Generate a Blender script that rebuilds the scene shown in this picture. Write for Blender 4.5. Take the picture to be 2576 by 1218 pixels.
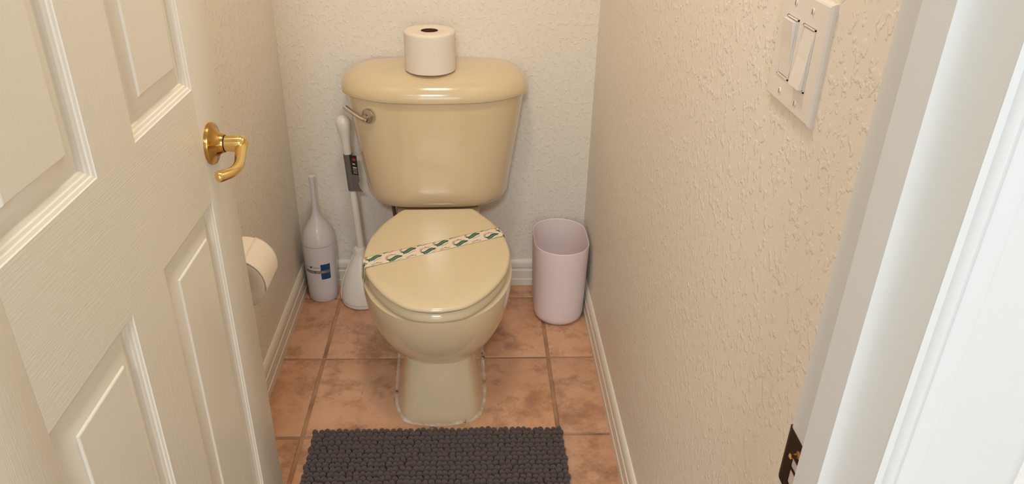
import bpy, bmesh, math, random
from mathutils import Vector, Matrix
random.seed(7)
for o in list(bpy.data.objects):
    bpy.data.objects.remove(o)
scene = bpy.context.scene
COL = scene.collection

# ------------------------------------------------------------------ camera
def setup_camera():
    cd = bpy.data.cameras.new('camera')
    cd.sensor_fit = 'HORIZONTAL'; cd.sensor_width = 36.0
    cd.lens = 1927.2 / 2576 * 36.0
    cd.clip_start = 0.02
    co = bpy.data.objects.new('camera', cd); COL.objects.link(co)
    yaw, pitch, roll = 0.0548, 0.4964, 0.0245
    f = Vector((math.sin(yaw) * math.cos(pitch), math.cos(yaw) * math.cos(pitch), -math.sin(pitch)))
    r = Vector((math.cos(yaw), -math.sin(yaw), 0)); u = r.cross(f)
    r2 = r * math.cos(roll) + u * math.sin(roll); u2 = -r * math.sin(roll) + u * math.cos(roll)
    m = Matrix((r2, u2, -f)).transposed().to_4x4()
    m.translation = (0, 0, 1.35)
    co.matrix_world = m
    scene.camera = co
setup_camera()

# ------------------------------------------------------------------ light and exposure
WARM = (1.0, 0.87, 0.67); DAY = (0.78, 0.92, 1.0)
w = bpy.data.worlds.new('world'); scene.world = w; w.use_nodes = True
w.node_tree.nodes['Background'].inputs[0].default_value = (0.9, 0.95, 1.0, 1)
w.node_tree.nodes['Background'].inputs[1].default_value = 0.6
def area_light(name, loc, target, size, size_y, power, color, shape='RECTANGLE'):
    d = bpy.data.lights.new(name, 'AREA'); d.shape = shape; d.size = size
    if shape in ('RECTANGLE', 'ELLIPSE'): d.size_y = size_y
    d.energy = power; d.color = color
    o = bpy.data.objects.new(name, d); COL.objects.link(o)
    o.location = loc
    o.rotation_euler = (Vector(target) - Vector(loc)).to_track_quat('-Z', 'Y').to_euler()
    return o
# daylight entering through the window of the outer bathroom, behind the camera
area_light('window_daylight', (0.1, -2.14, 1.25), (0.1, 1.0, 0.95), 1.3, 1.0, 13, DAY)
# ceiling lamp of the outer bathroom
area_light('outer_ceiling_lamp', (-0.17, -1.25, 2.385), (-0.17, -1.25, 0), 0.36, 0.36, 46, (0.82, 0.945, 1.0), 'DISK')
# ceiling lamp of the toilet room
area_light('toilet_room_ceiling_lamp', (-0.08, 1.18, 2.375), (-0.08, 1.18, 0), 0.26, 0.26, 9.8, WARM, 'DISK')
vs = scene.view_settings
vs.view_transform = 'Standard'; vs.look = 'None'; vs.gamma = 1.0; vs.use_curve_mapping = False
vs.exposure = 0.0

# ------------------------------------------------------------------ materials
def lin(c):
    return tuple(((v / 255) / 12.92 if v / 255 <= 0.04045 else ((v / 255 + 0.055) / 1.055) ** 2.4) for v in c) + (1.0,)
def mat(name, rgb, rough=0.5, metal=0.0, coat=0.0, spec=0.5):
    m = bpy.data.materials.new(name); m.use_nodes = True
    b = m.node_tree.nodes['Principled BSDF']
    b.inputs['Base Color'].default_value = lin(rgb)
    b.inputs['Roughness'].default_value = rough
    b.inputs['Metallic'].default_value = metal
    b.inputs['Specular IOR Level'].default_value = spec
    b.inputs['Coat Weight'].default_value = coat
    b.inputs['Coat Roughness'].default_value = 0.05
    return m
def nodes(m): return m.node_tree.nodes, m.node_tree.links, m.node_tree.nodes['Principled BSDF']
def coords(m, scale=(1, 1, 1), rnd=False, kind='Object'):
    n, l, b = nodes(m)
    tc = n.new('ShaderNodeTexCoord'); mp = n.new('ShaderNodeMapping')
    mp.inputs['Scale'].default_value = scale
    l.new(tc.outputs[kind], mp.inputs['Vector'])
    if rnd:
        oi = n.new('ShaderNodeObjectInfo'); mu = n.new('ShaderNodeMath'); mu.operation = 'MULTIPLY'
        mu.inputs[1].default_value = 37.0
        l.new(oi.outputs['Random'], mu.inputs[0]); l.new(mu.outputs[0], mp.inputs['Location'])
    return mp.outputs['Vector']
def noise(m, vec, scale, detail=2, rough=0.5):
    n, l, b = nodes(m)
    t = n.new('ShaderNodeTexNoise'); t.inputs['Scale'].default_value = scale
    t.inputs['Detail'].default_value = detail; t.inputs['Roughness'].default_value = rough
    l.new(vec, t.inputs['Vector']); return t.outputs['Fac']
def ramp(m, fac, stops):
    n, l, b = nodes(m)
    r = n.new('ShaderNodeValToRGB'); e = r.color_ramp.elements
    while len(e) < len(stops): e.new(0.5)
    for el, (p, c) in zip(e, stops):
        el.position = p; el.color = c if len(c) == 4 else lin(c)
    l.new(fac, r.inputs['Fac']); return r.outputs['Color']
def mixc(m, fac, a, bcol, mode='MIX'):
    n, l, b = nodes(m)
    x = n.new('ShaderNodeMix'); x.data_type = 'RGBA'; x.blend_type = mode
    if isinstance(fac, (int, float)): x.inputs['Factor'].default_value = fac
    else: l.new(fac, x.inputs['Factor'])
    for sock, v in ((x.inputs[6], a), (x.inputs[7], bcol)):
        if isinstance(v, tuple): sock.default_value = v
        else: l.new(v, sock)
    return x.outputs[2]
def bump(m, height, strength, dist, prev=None):
    n, l, b = nodes(m)
    bn = n.new('ShaderNodeBump'); bn.inputs['Strength'].default_value = strength
    bn.inputs['Distance'].default_value = dist
    l.new(height, bn.inputs['Height'])
    if prev is not None: l.new(prev, bn.inputs['Normal'])
    l.new(bn.outputs['Normal'], b.inputs['Normal']); return bn.outputs['Normal']
BLK = (0, 0, 0, 1); WHT = (1, 1, 1, 1)

def wall_material(name, rgb, k=1.0):
    m = mat(name, rgb, 0.42, spec=0.45)
    v = coords(m, (1, 1, 0.8))
    a = noise(m, v, 92, 3, 0.5)
    ar = ramp(m, a, [(0.54, BLK), (0.64, WHT)])
    v2 = coords(m)
    p = bump(m, ar, 0.62 * k, 0.0013)
    bump(m, noise(m, v2, 240, 2), 0.2, 0.0008, p)
    return m
M_WALL = wall_material('wall_paint', (240, 231, 219))
M_WALLO = wall_material('outer_wall_paint', (232, 230, 226), 0.45)
M_CEIL = mat('ceiling_paint', (236, 230, 220), 0.8)
M_TRIM = mat('trim_paint', (216, 216, 215), 0.32, spec=0.5)
bump(M_TRIM, noise(M_TRIM, coords(M_TRIM, (1, 1, 0.15)), 70, 2), 0.1, 0.0004)
M_BASE = mat('baseboard_paint', (234, 225, 212), 0.35)
def door_material(name, scale):
    m = mat(name, (232, 227, 215), 0.34, spec=0.5)
    g = noise(m, coords(m, scale), 42, 4, 0.6)
    bump(m, ramp(m, g, [(0.38, BLK), (0.62, WHT)]), 0.22, 0.0006)
    return m
M_DV = door_material('door_paint_vertical_grain', (12, 12, 0.55))
M_DH = door_material('door_paint_horizontal_grain', (12, 0.55, 12))
M_DP = mat('door_panel_paint', (233, 228, 217), 0.32)
bump(M_DP, ramp(M_DP, noise(M_DP, coords(M_DP, (12, 12, 0.55)), 30, 4, 0.6), [(0.38, BLK), (0.62, WHT)]), 0.1, 0.0005)

M_GROUT = mat('grout', (160, 122, 94), 0.9)
n_, l_, b_ = nodes(M_GROUT)
l_.new(ramp(M_GROUT, noise(M_GROUT, coords(M_GROUT), 9, 4, 0.6), [(0.3, (140, 104, 78)), (0.5, (176, 136, 106)), (0.75, (192, 154, 122))]), b_.inputs['Base Color'])
def tile_material():
    m = mat('terracotta_tile', (178, 132, 104), 0.42, spec=0.4)
    n, l, b = nodes(m)
    v = coords(m, rnd=True)
    big = noise(m, v, 6.5, 7, 0.66)
    base = ramp(m, big, [(0.28, (192, 140, 108)), (0.45, (216, 167, 134)), (0.6, (224, 178, 146)), (0.78, (212, 154, 117))])
    dk = noise(m, v, 11.0, 9, 0.74)
    f = ramp(m, dk, [(0.48, BLK), (0.68, (0.8, 0.8, 0.8, 1))])
    c = mixc(m, f, base, lin((140, 102, 84)))
    oi = n.new('ShaderNodeObjectInfo')
    tint = ramp(m, oi.outputs['Random'], [(0.0, (0.90, 0.88, 0.88, 1)), (0.5, (1.0, 0.99, 0.98, 1)), (1.0, (1.0, 0.94, 0.88, 1))])
    c = mixc(m, 1.0, c, tint, 'MULTIPLY')
    sp = noise(m, v, 55, 3, 0.7)
    c = mixc(m, ramp(m, sp, [(0.70, BLK), (0.76, (0.6, 0.6, 0.6, 1))]), c, lin((82, 56, 44)))
    l.new(c, b.inputs['Base Color'])
    p = bump(m, noise(m, v, 14, 4, 0.6), 0.25, 0.003)
    bump(m, sp, 0.2, 0.0015, p)
    return m
M_TILE = tile_material()

M_CHINA = mat('almond_china', (222, 199, 163), 0.16, coat=0.6)
M_SEAT = mat('almond_seat_plastic', (224, 205, 170), 0.2, coat=0.25)
M_CHROME = mat('chrome', (205, 200, 195), 0.06, metal=1.0)
M_BRASS = mat('polished_brass', (228, 196, 124), 0.14, metal=1.0)
M_BRASSD = mat('aged_brass', (190, 150, 86), 0.2, metal=1.0)
M_BRONZE = mat('bronze', (62, 42, 28), 0.38, metal=0.7)
M_PAPER = mat('tissue_paper', (240, 228, 214), 0.95, spec=0.1)
bump(M_PAPER, noise(M_PAPER, coords(M_PAPER), 180, 3), 0.3, 0.0006)
M_CARD = mat('cardboard_core', (92, 58, 40), 0.9)
M_BIN = mat('pale_pink_plastic', (244, 226, 227), 0.45)
M_BRUSH = mat('white_plastic_cool', (222, 216, 222), 0.22, coat=0.2)
M_WHITE = mat('white_plastic', (232, 224, 214), 0.3)
M_SWITCH = mat('switch_plastic', (234, 226, 220), 0.22, coat=0.2)
M_DARK = mat('dark_gap', (40, 30, 24), 0.8)
M_GREYS = mat('grey_sleeve', (104, 98, 92), 0.6)
M_BLACK = mat('black_print', (26, 24, 24), 0.5)
M_RED = mat('red_print', (190, 30, 30), 0.5)
M_GREEN = mat('green_print', (24, 92, 70), 0.6)
M_MINT = mat('pale_green_print', (150, 196, 176), 0.6)
M_INK = mat('dark_ink', (38, 36, 34), 0.6)
M_LABEL = mat('label_white', (226, 218, 206), 0.5)
M_BLUE = mat('label_blue', (16, 66, 108), 0.45)
M_BAND = mat('label_grey', (122, 112, 106), 0.45)
M_BANDT = mat('label_grey_text', (204, 196, 190), 0.5)
M_STRIP = mat('paper_strip', (238, 218, 200), 0.75, spec=0.2)
M_MAT = mat('grey_chenille', (90, 77, 75), 0.97, spec=0.1)
n_, l_, b_ = nodes(M_MAT)
b_.inputs['Sheen Weight'].default_value = 0.25; b_.inputs['Sheen Roughness'].default_value = 0.5
bump(M_MAT, noise(M_MAT, coords(M_MAT), 900, 3), 0.6, 0.002)
M_MATB = mat('mat_backing', (56, 48, 48), 0.95)
M_CAULK = mat('caulk', (222, 206, 186), 0.6)
n_, l_, b_ = nodes(M_CAULK)
l_.new(ramp(M_CAULK, noise(M_CAULK, coords(M_CAULK), 38, 3, 0.6), [(0.33, (100, 68, 50)), (0.39, (204, 176, 150)), (0.65, (234, 222, 206))]), b_.inputs['Base Color'])
M_STEEL = mat('braided_steel', (120, 112, 104), 0.4, metal=0.8)
M_NUT = mat('black_nut', (52, 44, 38), 0.5)
M_LAMP = mat('lamp_glass', (255, 240, 220), 0.4)
n_, l_, b_ = nodes(M_LAMP)
b_.inputs['Emission Color'].default_value = (1, 0.9, 0.75, 1); b_.inputs['Emission Strength'].default_value = 1.0
M_GLASS = mat('window_glass', (240, 246, 250), 0.05)
n_, l_, b_ = nodes(M_GLASS); b_.inputs['Transmission Weight'].default_value = 1.0

# ------------------------------------------------------------------ object helpers
def link(name, me, m=None, parent=None, smooth=None):
    o = bpy.data.objects.new(name, me); COL.objects.link(o)
    if m is not None and not me.materials: me.materials.append(m)
    if parent is not None: o.parent = parent
    if smooth is not None and len(me.polygons):
        me.polygons.foreach_set('use_smooth', [True] * len(me.polygons))
        me.set_sharp_from_angle(angle=math.radians(smooth))
    return o
def mesh(name, verts, faces, m=None, parent=None, smooth=None, fix=True):
    me = bpy.data.meshes.new(name); me.from_pydata([tuple(v) for v in verts], [], faces); me.update()
    if fix:
        bm = bmesh.new(); bm.from_mesh(me)
        bmesh.ops.recalc_face_normals(bm, faces=bm.faces); bm.to_mesh(me); bm.free()
    return link(name, me, m, parent, smooth)
def empty(name, loc=(0, 0, 0), rz=0.0):
    o = bpy.data.objects.new(name, None); COL.objects.link(o); o.location = loc; o.rotation_euler.z = rz
    o.empty_display_size = 0.05
    return o
def tag(o, label, cat=None, group=None, kind=None):
    o['label'] = label
    if cat: o['category'] = cat
    if group: o['group'] = group
    if kind: o['kind'] = kind
    return o
def box_data(x0, x1, y0, y1, z0, z1):
    v = [(x0, y0, z0), (x1, y0, z0), (x1, y1, z0), (x0, y1, z0), (x0, y0, z1), (x1, y0, z1), (x1, y1, z1), (x0, y1, z1)]
    f = [(0, 3, 2, 1), (4, 5, 6, 7), (0, 1, 5, 4), (1, 2, 6, 5), (2, 3, 7, 6), (3, 0, 4, 7)]
    return v, f
def box(name, x0, x1, y0, y1, z0, z1, m, parent=None, bev=0.0, seg=2):
    v, f = box_data(x0, x1, y0, y1, z0, z1)
    if bev <= 0: return mesh(name, v, f, m, parent)
    me = bpy.data.meshes.new(name); me.from_pydata(v, [], f)
    bm = bmesh.new(); bm.from_mesh(me)
    bmesh.ops.bevel(bm, geom=list(bm.edges), offset=bev, segments=seg, affect='EDGES', profile=0.5)
    bmesh.ops.recalc_face_normals(bm, faces=bm.faces)
    bm.to_mesh(me); bm.free()
    return link(name, me, m, parent, 40)
def boxes(name, lst, m, parent=None):
    V, F = [], []
    for b in lst:
        v, f = box_data(*b); k = len(V); V += v; F += [tuple(i + k for i in q) for q in f]
    return mesh(name, V, F, m, parent)
def loft(name, rings, m, parent=None, smooth=35, cap0=True, cap1=True, closed=False):
    n = len(rings[0]); V = [p for r in rings for p in r]; F = []
    R = len(rings)
    for i in range(R if closed else R - 1):
        a, b = i * n, ((i + 1) % R) * n
        for j in range(n):
            k = (j + 1) % n
            F.append((a + j, a + k, b + k, b + j))
    if not closed:
        if cap0: F.append(tuple(reversed(range(n))))
        if cap1: F.append(tuple(range((R - 1) * n, R * n)))
    return mesh(name, V, F, m, parent, smooth)
def lathe(name, prof, m, parent=None, seg=48, smooth=35, cx=0, cy=0, cap0=True, cap1=True, closed=False):
    rings = [[(cx + r * math.cos(2 * math.pi * k / seg), cy + r * math.sin(2 * math.pi * k / seg), z) for k in range(seg)] for r, z in prof]
    return loft(name, rings, m, parent, smooth, cap0, cap1, closed)
def catmull(pts, k=6, closed=True):
    n = len(pts); out = []
    for i in range(n if closed else n - 1):
        if closed: p0, p1, p2, p3 = pts[(i - 1) % n], pts[i], pts[(i + 1) % n], pts[(i + 2) % n]
        else: p0, p1, p2, p3 = pts[max(i - 1, 0)], pts[i], pts[i + 1], pts[min(i + 2, n - 1)]
        for j in range(k):
            t = j / k
            out.append(tuple(0.5 * (2 * b + (c - a) * t + (2 * a - 5 * b + 4 * c - d) * t * t + (3 * b - a - 3 * c + d) * t ** 3)
                             for a, b, c, d in zip(p0, p1, p2, p3)))
    if not closed: out.append(tuple(pts[-1]))
    return out
def tube(name, path, rad, m, parent=None, seg=14, smooth=50, flat=None):
    """sweep a circle (or ellipse, flat=(a,b) multipliers) along a 3D path; rad is a number or a list."""
    P = [Vector(p) for p in path]; rings = []
    up = Vector((0, 0, 1))
    for i, p in enumerate(P):
        t = (P[min(i + 1, len(P) - 1)] - P[max(i - 1, 0)]).normalized()
        s = t.cross(up)
        if s.length < 1e-4: s = Vector((1, 0, 0))
        s.normalize(); q = s.cross(t).normalized()
        r = rad[i] if isinstance(rad, (list, tuple)) else rad
        fa, fb = flat if flat else (1, 1)
        rings.append([p + s * (r * fa * math.cos(2 * math.pi * k / seg)) + q * (r * fb * math.sin(2 * math.pi * k / seg)) for k in range(seg)])
    return loft(name, rings, m, parent, smooth)
def half_ring(half, k=5):
    """half outline (u>=0) from front centre to back centre -> smooth closed mirrored ring"""
    full = list(half) + [(-u, v) for u, v in reversed(half) if u > 1e-6]
    return catmull(full, k)
def offset(ring, d):
    n = len(ring); out = []
    area = sum(ring[i][0] * ring[(i + 1) % n][1] - ring[(i + 1) % n][0] * ring[i][1] for i in range(n))
    s = 1 if area > 0 else -1
    for i in range(n):
        a, b = ring[i - 1], ring[(i + 1) % n]
        tx, ty = b[0] - a[0], b[1] - a[1]; L = math.hypot(tx, ty) or 1
        out.append((ring[i][0] - s * ty / L * d, ring[i][1] + s * tx / L * d))   # positive d = inwards
    return out
def mirror_copy(o, parent):
    c = o.copy(); COL.objects.link(c); c.parent = parent; return c
def text_polys(body, size, align='CENTER', shear=0.0):
    """2D polygons of a word set in the built-in font"""
    cu = bpy.data.curves.new('t', 'FONT'); cu.body = body; cu.size = size; cu.align_x = align; cu.align_y = 'CENTER'
    cu.resolution_u = 2; cu.shear = shear
    ob = bpy.data.objects.new('t', cu); COL.objects.link(ob)
    bpy.context.view_layer.update()
    me = bpy.data.meshes.new_from_object(ob.evaluated_get(bpy.context.evaluated_depsgraph_get()))
    V = [(v.co.x, v.co.y) for v in me.vertices]; F = [tuple(p.vertices) for p in me.polygons]
    bpy.data.objects.remove(ob); bpy.data.meshes.remove(me); bpy.data.curves.remove(cu)
    return V, F

# ------------------------------------------------------------------ room dimensions
XL, XR, YB = -0.5578, 0.3522, 2.1963          # wall faces of the toilet room
YF0, YF1 = 0.3745, 0.474                       # doorway wall (outer face, inner face)
JL, JR = -0.437, 0.268                         # jamb faces
DH = 2.035; CH = 2.44
OX0, OX1, OY = -1.25, 1.55, -2.2               # outer bathroom

tag(boxes('wall_left', [(XL - 0.1, XL, YF1, YB + 0.1, 0, CH)], M_WALL), 'textured cream wall on the left behind the open door', kind='structure')
tag(boxes('wall_right', [(XR, XR + 0.1, YF1, YB + 0.1, 0, CH)], M_WALL), 'textured cream wall on the right carrying the light switch', kind='structure')
tag(boxes('wall_back', [(XL, XR, YB, YB + 0.1, 0, CH)], M_WALL), 'textured cream wall behind the toilet tank', kind='structure')
tag(boxes('wall_front', [(OX0, JL - 0.019, YF0, YF1, 0, CH), (JR + 0.019, OX1, YF0, YF1, 0, CH), (JL - 0.019, JR + 0.019, YF0, YF1, DH + 0.019, CH)], M_WALLO), 'white wall around the doorway', kind='structure')
tag(boxes('wall_outer_left', [(OX0 - 0.1, OX0, OY, YF1, 0, CH)], M_WALLO), 'white left wall of the outer room', kind='structure')
tag(boxes('wall_outer_right', [(OX1, OX1 + 0.1, OY, YF1, 0, CH)], M_WALLO), 'white right wall of the outer room', kind='structure')
WX0, WX1, WZ0, WZ1 = -0.6, 0.8, 0.7, 1.8
tag(boxes('wall_outer_rear', [(OX0, WX0, OY - 0.1, OY, 0, CH), (WX1, OX1, OY - 0.1, OY, 0, CH), (WX0, WX1, OY - 0.1, OY, 0, WZ0), (WX0, WX1, OY - 0.1, OY, WZ1, CH)], M_WALLO), 'white rear wall of the outer room with a window', kind='structure')
tag(boxes('ceiling', [(OX0 - 0.1, OX1 + 0.1, OY - 0.1, YB + 0.1, CH, CH + 0.08)], M_CEIL), 'plain white ceiling', kind='structure')
wf = tag(boxes('window_1', [(WX0, WX0 + 0.05, OY - 0.08, OY - 0.02, WZ0, WZ1), (WX1 - 0.05, WX1, OY - 0.08, OY - 0.02, WZ0, WZ1), (WX0, WX1, OY - 0.08, OY - 0.02, WZ0, WZ0 + 0.05), (WX0, WX1, OY - 0.08, OY - 0.02, WZ1 - 0.05, WZ1), (0.075, 0.125, OY - 0.08, OY - 0.02, WZ0, WZ1)], M_TRIM), 'white framed window of the outer room', kind='structure')
for xa, xb in ((WX0 + 0.05, 0.075), (0.125, WX1 - 0.05)):
    box('pane', xa, xb, OY - 0.055, OY - 0.05, WZ0 + 0.05, WZ1 - 0.05, M_GLASS, wf)

# ---- floor: grout bed and individual tiles
floor = tag(boxes('floor', [(OX0 - 0.1, OX1 + 0.1, OY - 0.1, YB + 0.1, -0.06, -0.0035)], M_GROUT), 'terracotta tiled floor with sandy grout', kind='structure')
T, GX, GY, GW = 0.3214, 0.2109, 1.7888, 0.0095
tile_cache = {}
def tile_mesh(wx, wy):
    key = (round(wx, 3), round(wy, 3))
    if key not in tile_cache:
        me = bpy.data.meshes.new('tile'); V, F = [], []
        for ins, z in ((0.0, -0.012), (0.0, -0.003), (0.0012, -0.0008), (0.0035, 0.0)):
            for sx, sy in ((-1, -1), (1, -1), (1, 1), (-1, 1)):
                V.append((sx * (wx / 2 - ins), sy * (wy / 2 - ins), z))
        for i in range(3):
            for j in range(4):
                k = (j + 1) % 4; F.append((i * 4 + j, i * 4 + k, i * 4 + 4 + k, i * 4 + 4 + j))
        F.append((12, 13, 14, 15))
        me.from_pydata(V, [], F); me.materials.append(M_TILE)
        me.polygons.foreach_set('use_smooth', [True] * len(me.polygons)); me.set_sharp_from_angle(angle=math.radians(40))
        tile_cache[key] = me
    return tile_cache[key]
def add_tiles(x0, x1, y0, y1):
    i0, i1 = math.floor((x0 - GX) / T) - 1, math.ceil((x1 - GX) / T) + 1
    j0, j1 = math.floor((y0 - GY) / T) - 1, math.ceil((y1 - GY) / T) + 1
    for j in range(j1, j0 - 1, -1):
        for i in range(i0, i1 + 1):
            a0, a1 = max(GX + i * T + GW / 2, x0), min(GX + (i + 1) * T - GW / 2, x1)
            b0, b1 = max(GY + j * T + GW / 2, y0), min(GY + (j + 1) * T - GW / 2, y1)
            if a1 - a0 < 0.012 or b1 - b0 < 0.012: continue
            o = bpy.data.objects.new('tile', tile_mesh(a1 - a0, b1 - b0)); COL.objects.link(o)
            o.location = ((a0 + a1) / 2, (b0 + b1) / 2, random.uniform(-0.0006, 0.0006))
            o.rotation_euler = (random.uniform(-0.0015, 0.0015), random.uniform(-0.0015, 0.0015), random.choice((0, math.pi)))
            o.parent = floor
add_tiles(XL + 0.002, XR - 0.002, YF1 + 0.001, YB - 0.002)
add_tiles(JL + 0.002, JR - 0.002, YF0 + 0.001, YF1 - 0.001)
add_tiles(OX0 + 0.002, OX1 - 0.002, -0.9, YF0 - 0.001)

# ---- baseboards
BP = [(0, 0), (0.012, 0), (0.012, 0.0235), (0.0104, 0.025), (0.0100, 0.056), (0.0088, 0.0575), (0.0074, 0.0585), (0.0074, 0.0665), (0.0096, 0.069), (0.0094, 0.078), (0.0078, 0.086), (0.0048, 0.0915), (0.0025, 0.0938), (0, 0.0939)]
def base_run(name, a, b, nrm, label):
    """profile swept on the wall from a to b (xy), nrm = direction into the room"""
    rings = [[(p[0] + nrm[0] * d, p[1] + nrm[1] * d, z) for d, z in BP] for p in (a, b)]
    return tag(loft(name, rings, M_BASE, None, 30), label, kind='structure')
base_run('baseboard_left', (XL, YF1), (XL, YB), (1, 0), 'cream moulded baseboard along the left wall')
base_run('baseboard_right', (XR, YF1), (XR, YB), (-1, 0), 'cream moulded baseboard along the right wall')
base_run('baseboard_back', (XL + 0.0121, YB), (XR - 0.0121, YB), (0, -1), 'cream moulded baseboard below the back wall')

# ---- door frame: jambs, stops, casings
JY0, JY1 = 0.3645, 0.484
tag(boxes('trim_1', [(JR, JR + 0.019, JY0, JY1, 0, DH)], M_TRIM), 'white door jamb on the latch side', kind='structure')
tag(boxes('trim_2', [(JL - 0.019, JL, JY0, JY1, 0, DH)], M_TRIM), 'white door jamb on the hinge side', kind='structure')
tag(boxes('trim_3', [(JL - 0.019, JR + 0.019, JY0, JY1, DH, DH + 0.019)], M_TRIM), 'white head jamb above the doorway', kind='structure')
SP = [(0.443, 0), (0.443, 0.0105), (0.4425, 0.011), (0.4095, 0.011), (0.4083, 0.0098), (0.4065, 0.0082), (0.4035, 0.0062), (0.3995, 0.0045), (0.3945, 0.0031), (0.3885, 0.0019), (0.3815, 0.0010), (0.374, 0.0004), (0.366, 0)]
tag(loft('trim_4', [[(JR - p, y, z) for y, p in SP] for z in (0, DH)], M_TRIM, None, 40), 'white moulded door stop on the latch side jamb', kind='structure')
tag(loft('trim_5', [[(JL + p, y, z) for y, p in SP] for z in (0, DH)], M_TRIM, None, 40), 'white moulded door stop on the hinge side jamb', kind='structure')
tag(loft('trim_6', [[(x, y, DH - p) for y, p in SP] for x in (JL, JR)], M_TRIM, None, 40), 'white moulded door stop across the head jamb', kind='structure')
CP = [(0, 0), (0, 0.0065), (0.0008, 0.0105), (0.0026, 0.0135), (0.0052, 0.0147), (0.008, 0.0138), (0.0098, 0.0118), (0.0104, 0.0108), (0.0112, 0.0112), (0.0125, 0.0118), (0.0215, 0.0126), (0.0224, 0.0135), (0.044, 0.0158), (0.052, 0.0152), (0.0565, 0.0112), (0.057, 0)]
def casing(name, x, sx, ybase, sy, label, wide=0.0):
    rings = [[(x + sx * (d + (wide if d > 0.03 else 0)), ybase + sy * p, z) for d, p in CP] for z in (0, DH + 0.062)]
    return tag(loft(name, rings, M_TRIM, None, 40), label, kind='structure')
casing('trim_7', JR + 0.004, 1, JY0 + 0.01, -1, 'white beaded casing on the outer side of the latch jamb', 0.036)
casing('trim_8', JL - 0.004, -1, JY0 + 0.01, -1, 'white beaded casing on the outer side of the hinge jamb', 0.036)
casing('trim_9', JR + 0.006, 1, YF1, 1, 'white beaded casing on the inner side of the latch jamb')
casing('trim_10', JL - 0.006, -1, YF1, 1, 'white beaded casing on the inner side of the hinge jamb')
for nm, yb, sy, lab in (('trim_11', JY0 + 0.01, -1, 'white beaded head casing on the outer side'), ('trim_12', YF1, 1, 'white beaded head casing on the inner side')):
    tag(loft(nm, [[(x, yb + sy * p, DH + 0.005 + d) for d, p in CP] for x in (JL - 0.004, JR + 0.004)], M_TRIM, None, 40), lab, kind='structure')

# ---- strike plate on the latch jamb
def build_strike():
    e = tag(empty('strike_plate', (JR, 0.465, 0.88)), 'dark bronze strike plate on the white latch jamb', 'strike plate')
    y0, y1, z0, z1 = -0.019, 0.017, -0.0285, 0.0285          # about the empty
    hole1 = (-0.006, 0.005, -0.0012, 0.0085); hole2 = (-0.010, 0.0045, -0.0185, -0.0035)
    ys = sorted({y0, y1, -0.010, -0.006, 0.0045, 0.005}); zs = sorted({z0, z1, -0.0185, -0.0035, -0.0012, 0.0085})
    V, F = [], []
    def inside(y, z, h): return h[0] < y < h[1] and h[2] < z < h[3]
    lst = []
    for i in range(len(ys) - 1):
        for j in range(len(zs) - 1):
            ym, zm = (ys[i] + ys[i + 1]) / 2, (zs[j] + zs[j + 1]) / 2
            if inside(ym, zm, hole1) or inside(ym, zm, hole2): continue
            lst.append((-0.0012, 0.0, ys[i], ys[i + 1], zs[j], zs[j + 1]))
    boxes('plate', lst, M_BRONZE, e)
    # curved lip reaching past the jamb edge and bending outwards
    rings = []
    for k in range(9):
        a = k / 8; yy = 0.017 + 0.012 * a; xx = 0.006 * a * a
        hz = 0.0285 if k < 2 else 0.0285 - 0.006 * (a ** 3)
        rings.append([(xx - 0.0012, yy, -hz), (xx, yy, -hz), (xx, yy, hz), (xx - 0.0012, yy, hz)])
    loft('lip', rings, M_BRONZE, e, 30)
    for (hy0, hy1, hz0, hz1) in (hole1, hole2):
        box('latch_pocket', -0.0003, 0.0001, hy0, hy1, hz0, hz1, mat('bare_wood_pocket', (206, 190, 180), 0.8), e)
    for zz in (0.019, -0.0235):
        s = lathe('screw', [(0.0036, 0), (0.0036, 0.0006), (0.0028, 0.0012), (0.0, 0.0014)], M_BRASSD, e, 16, cap1=False)
        s.rotation_euler = (0, -math.pi / 2, 0); s.location = (-0.0012, -0.004, zz)
    tb = lathe('adjusting_tab', [(0.0022, 0), (0.0026, 0.003), (0.001, 0.0042), (0.0, 0.0043)], M_BRASS, e, 12, cap1=False)
    tb.rotation_euler = (0, -math.pi / 2, 0); tb.location = (-0.001, 0.004, 0.0105)
build_strike()

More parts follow.
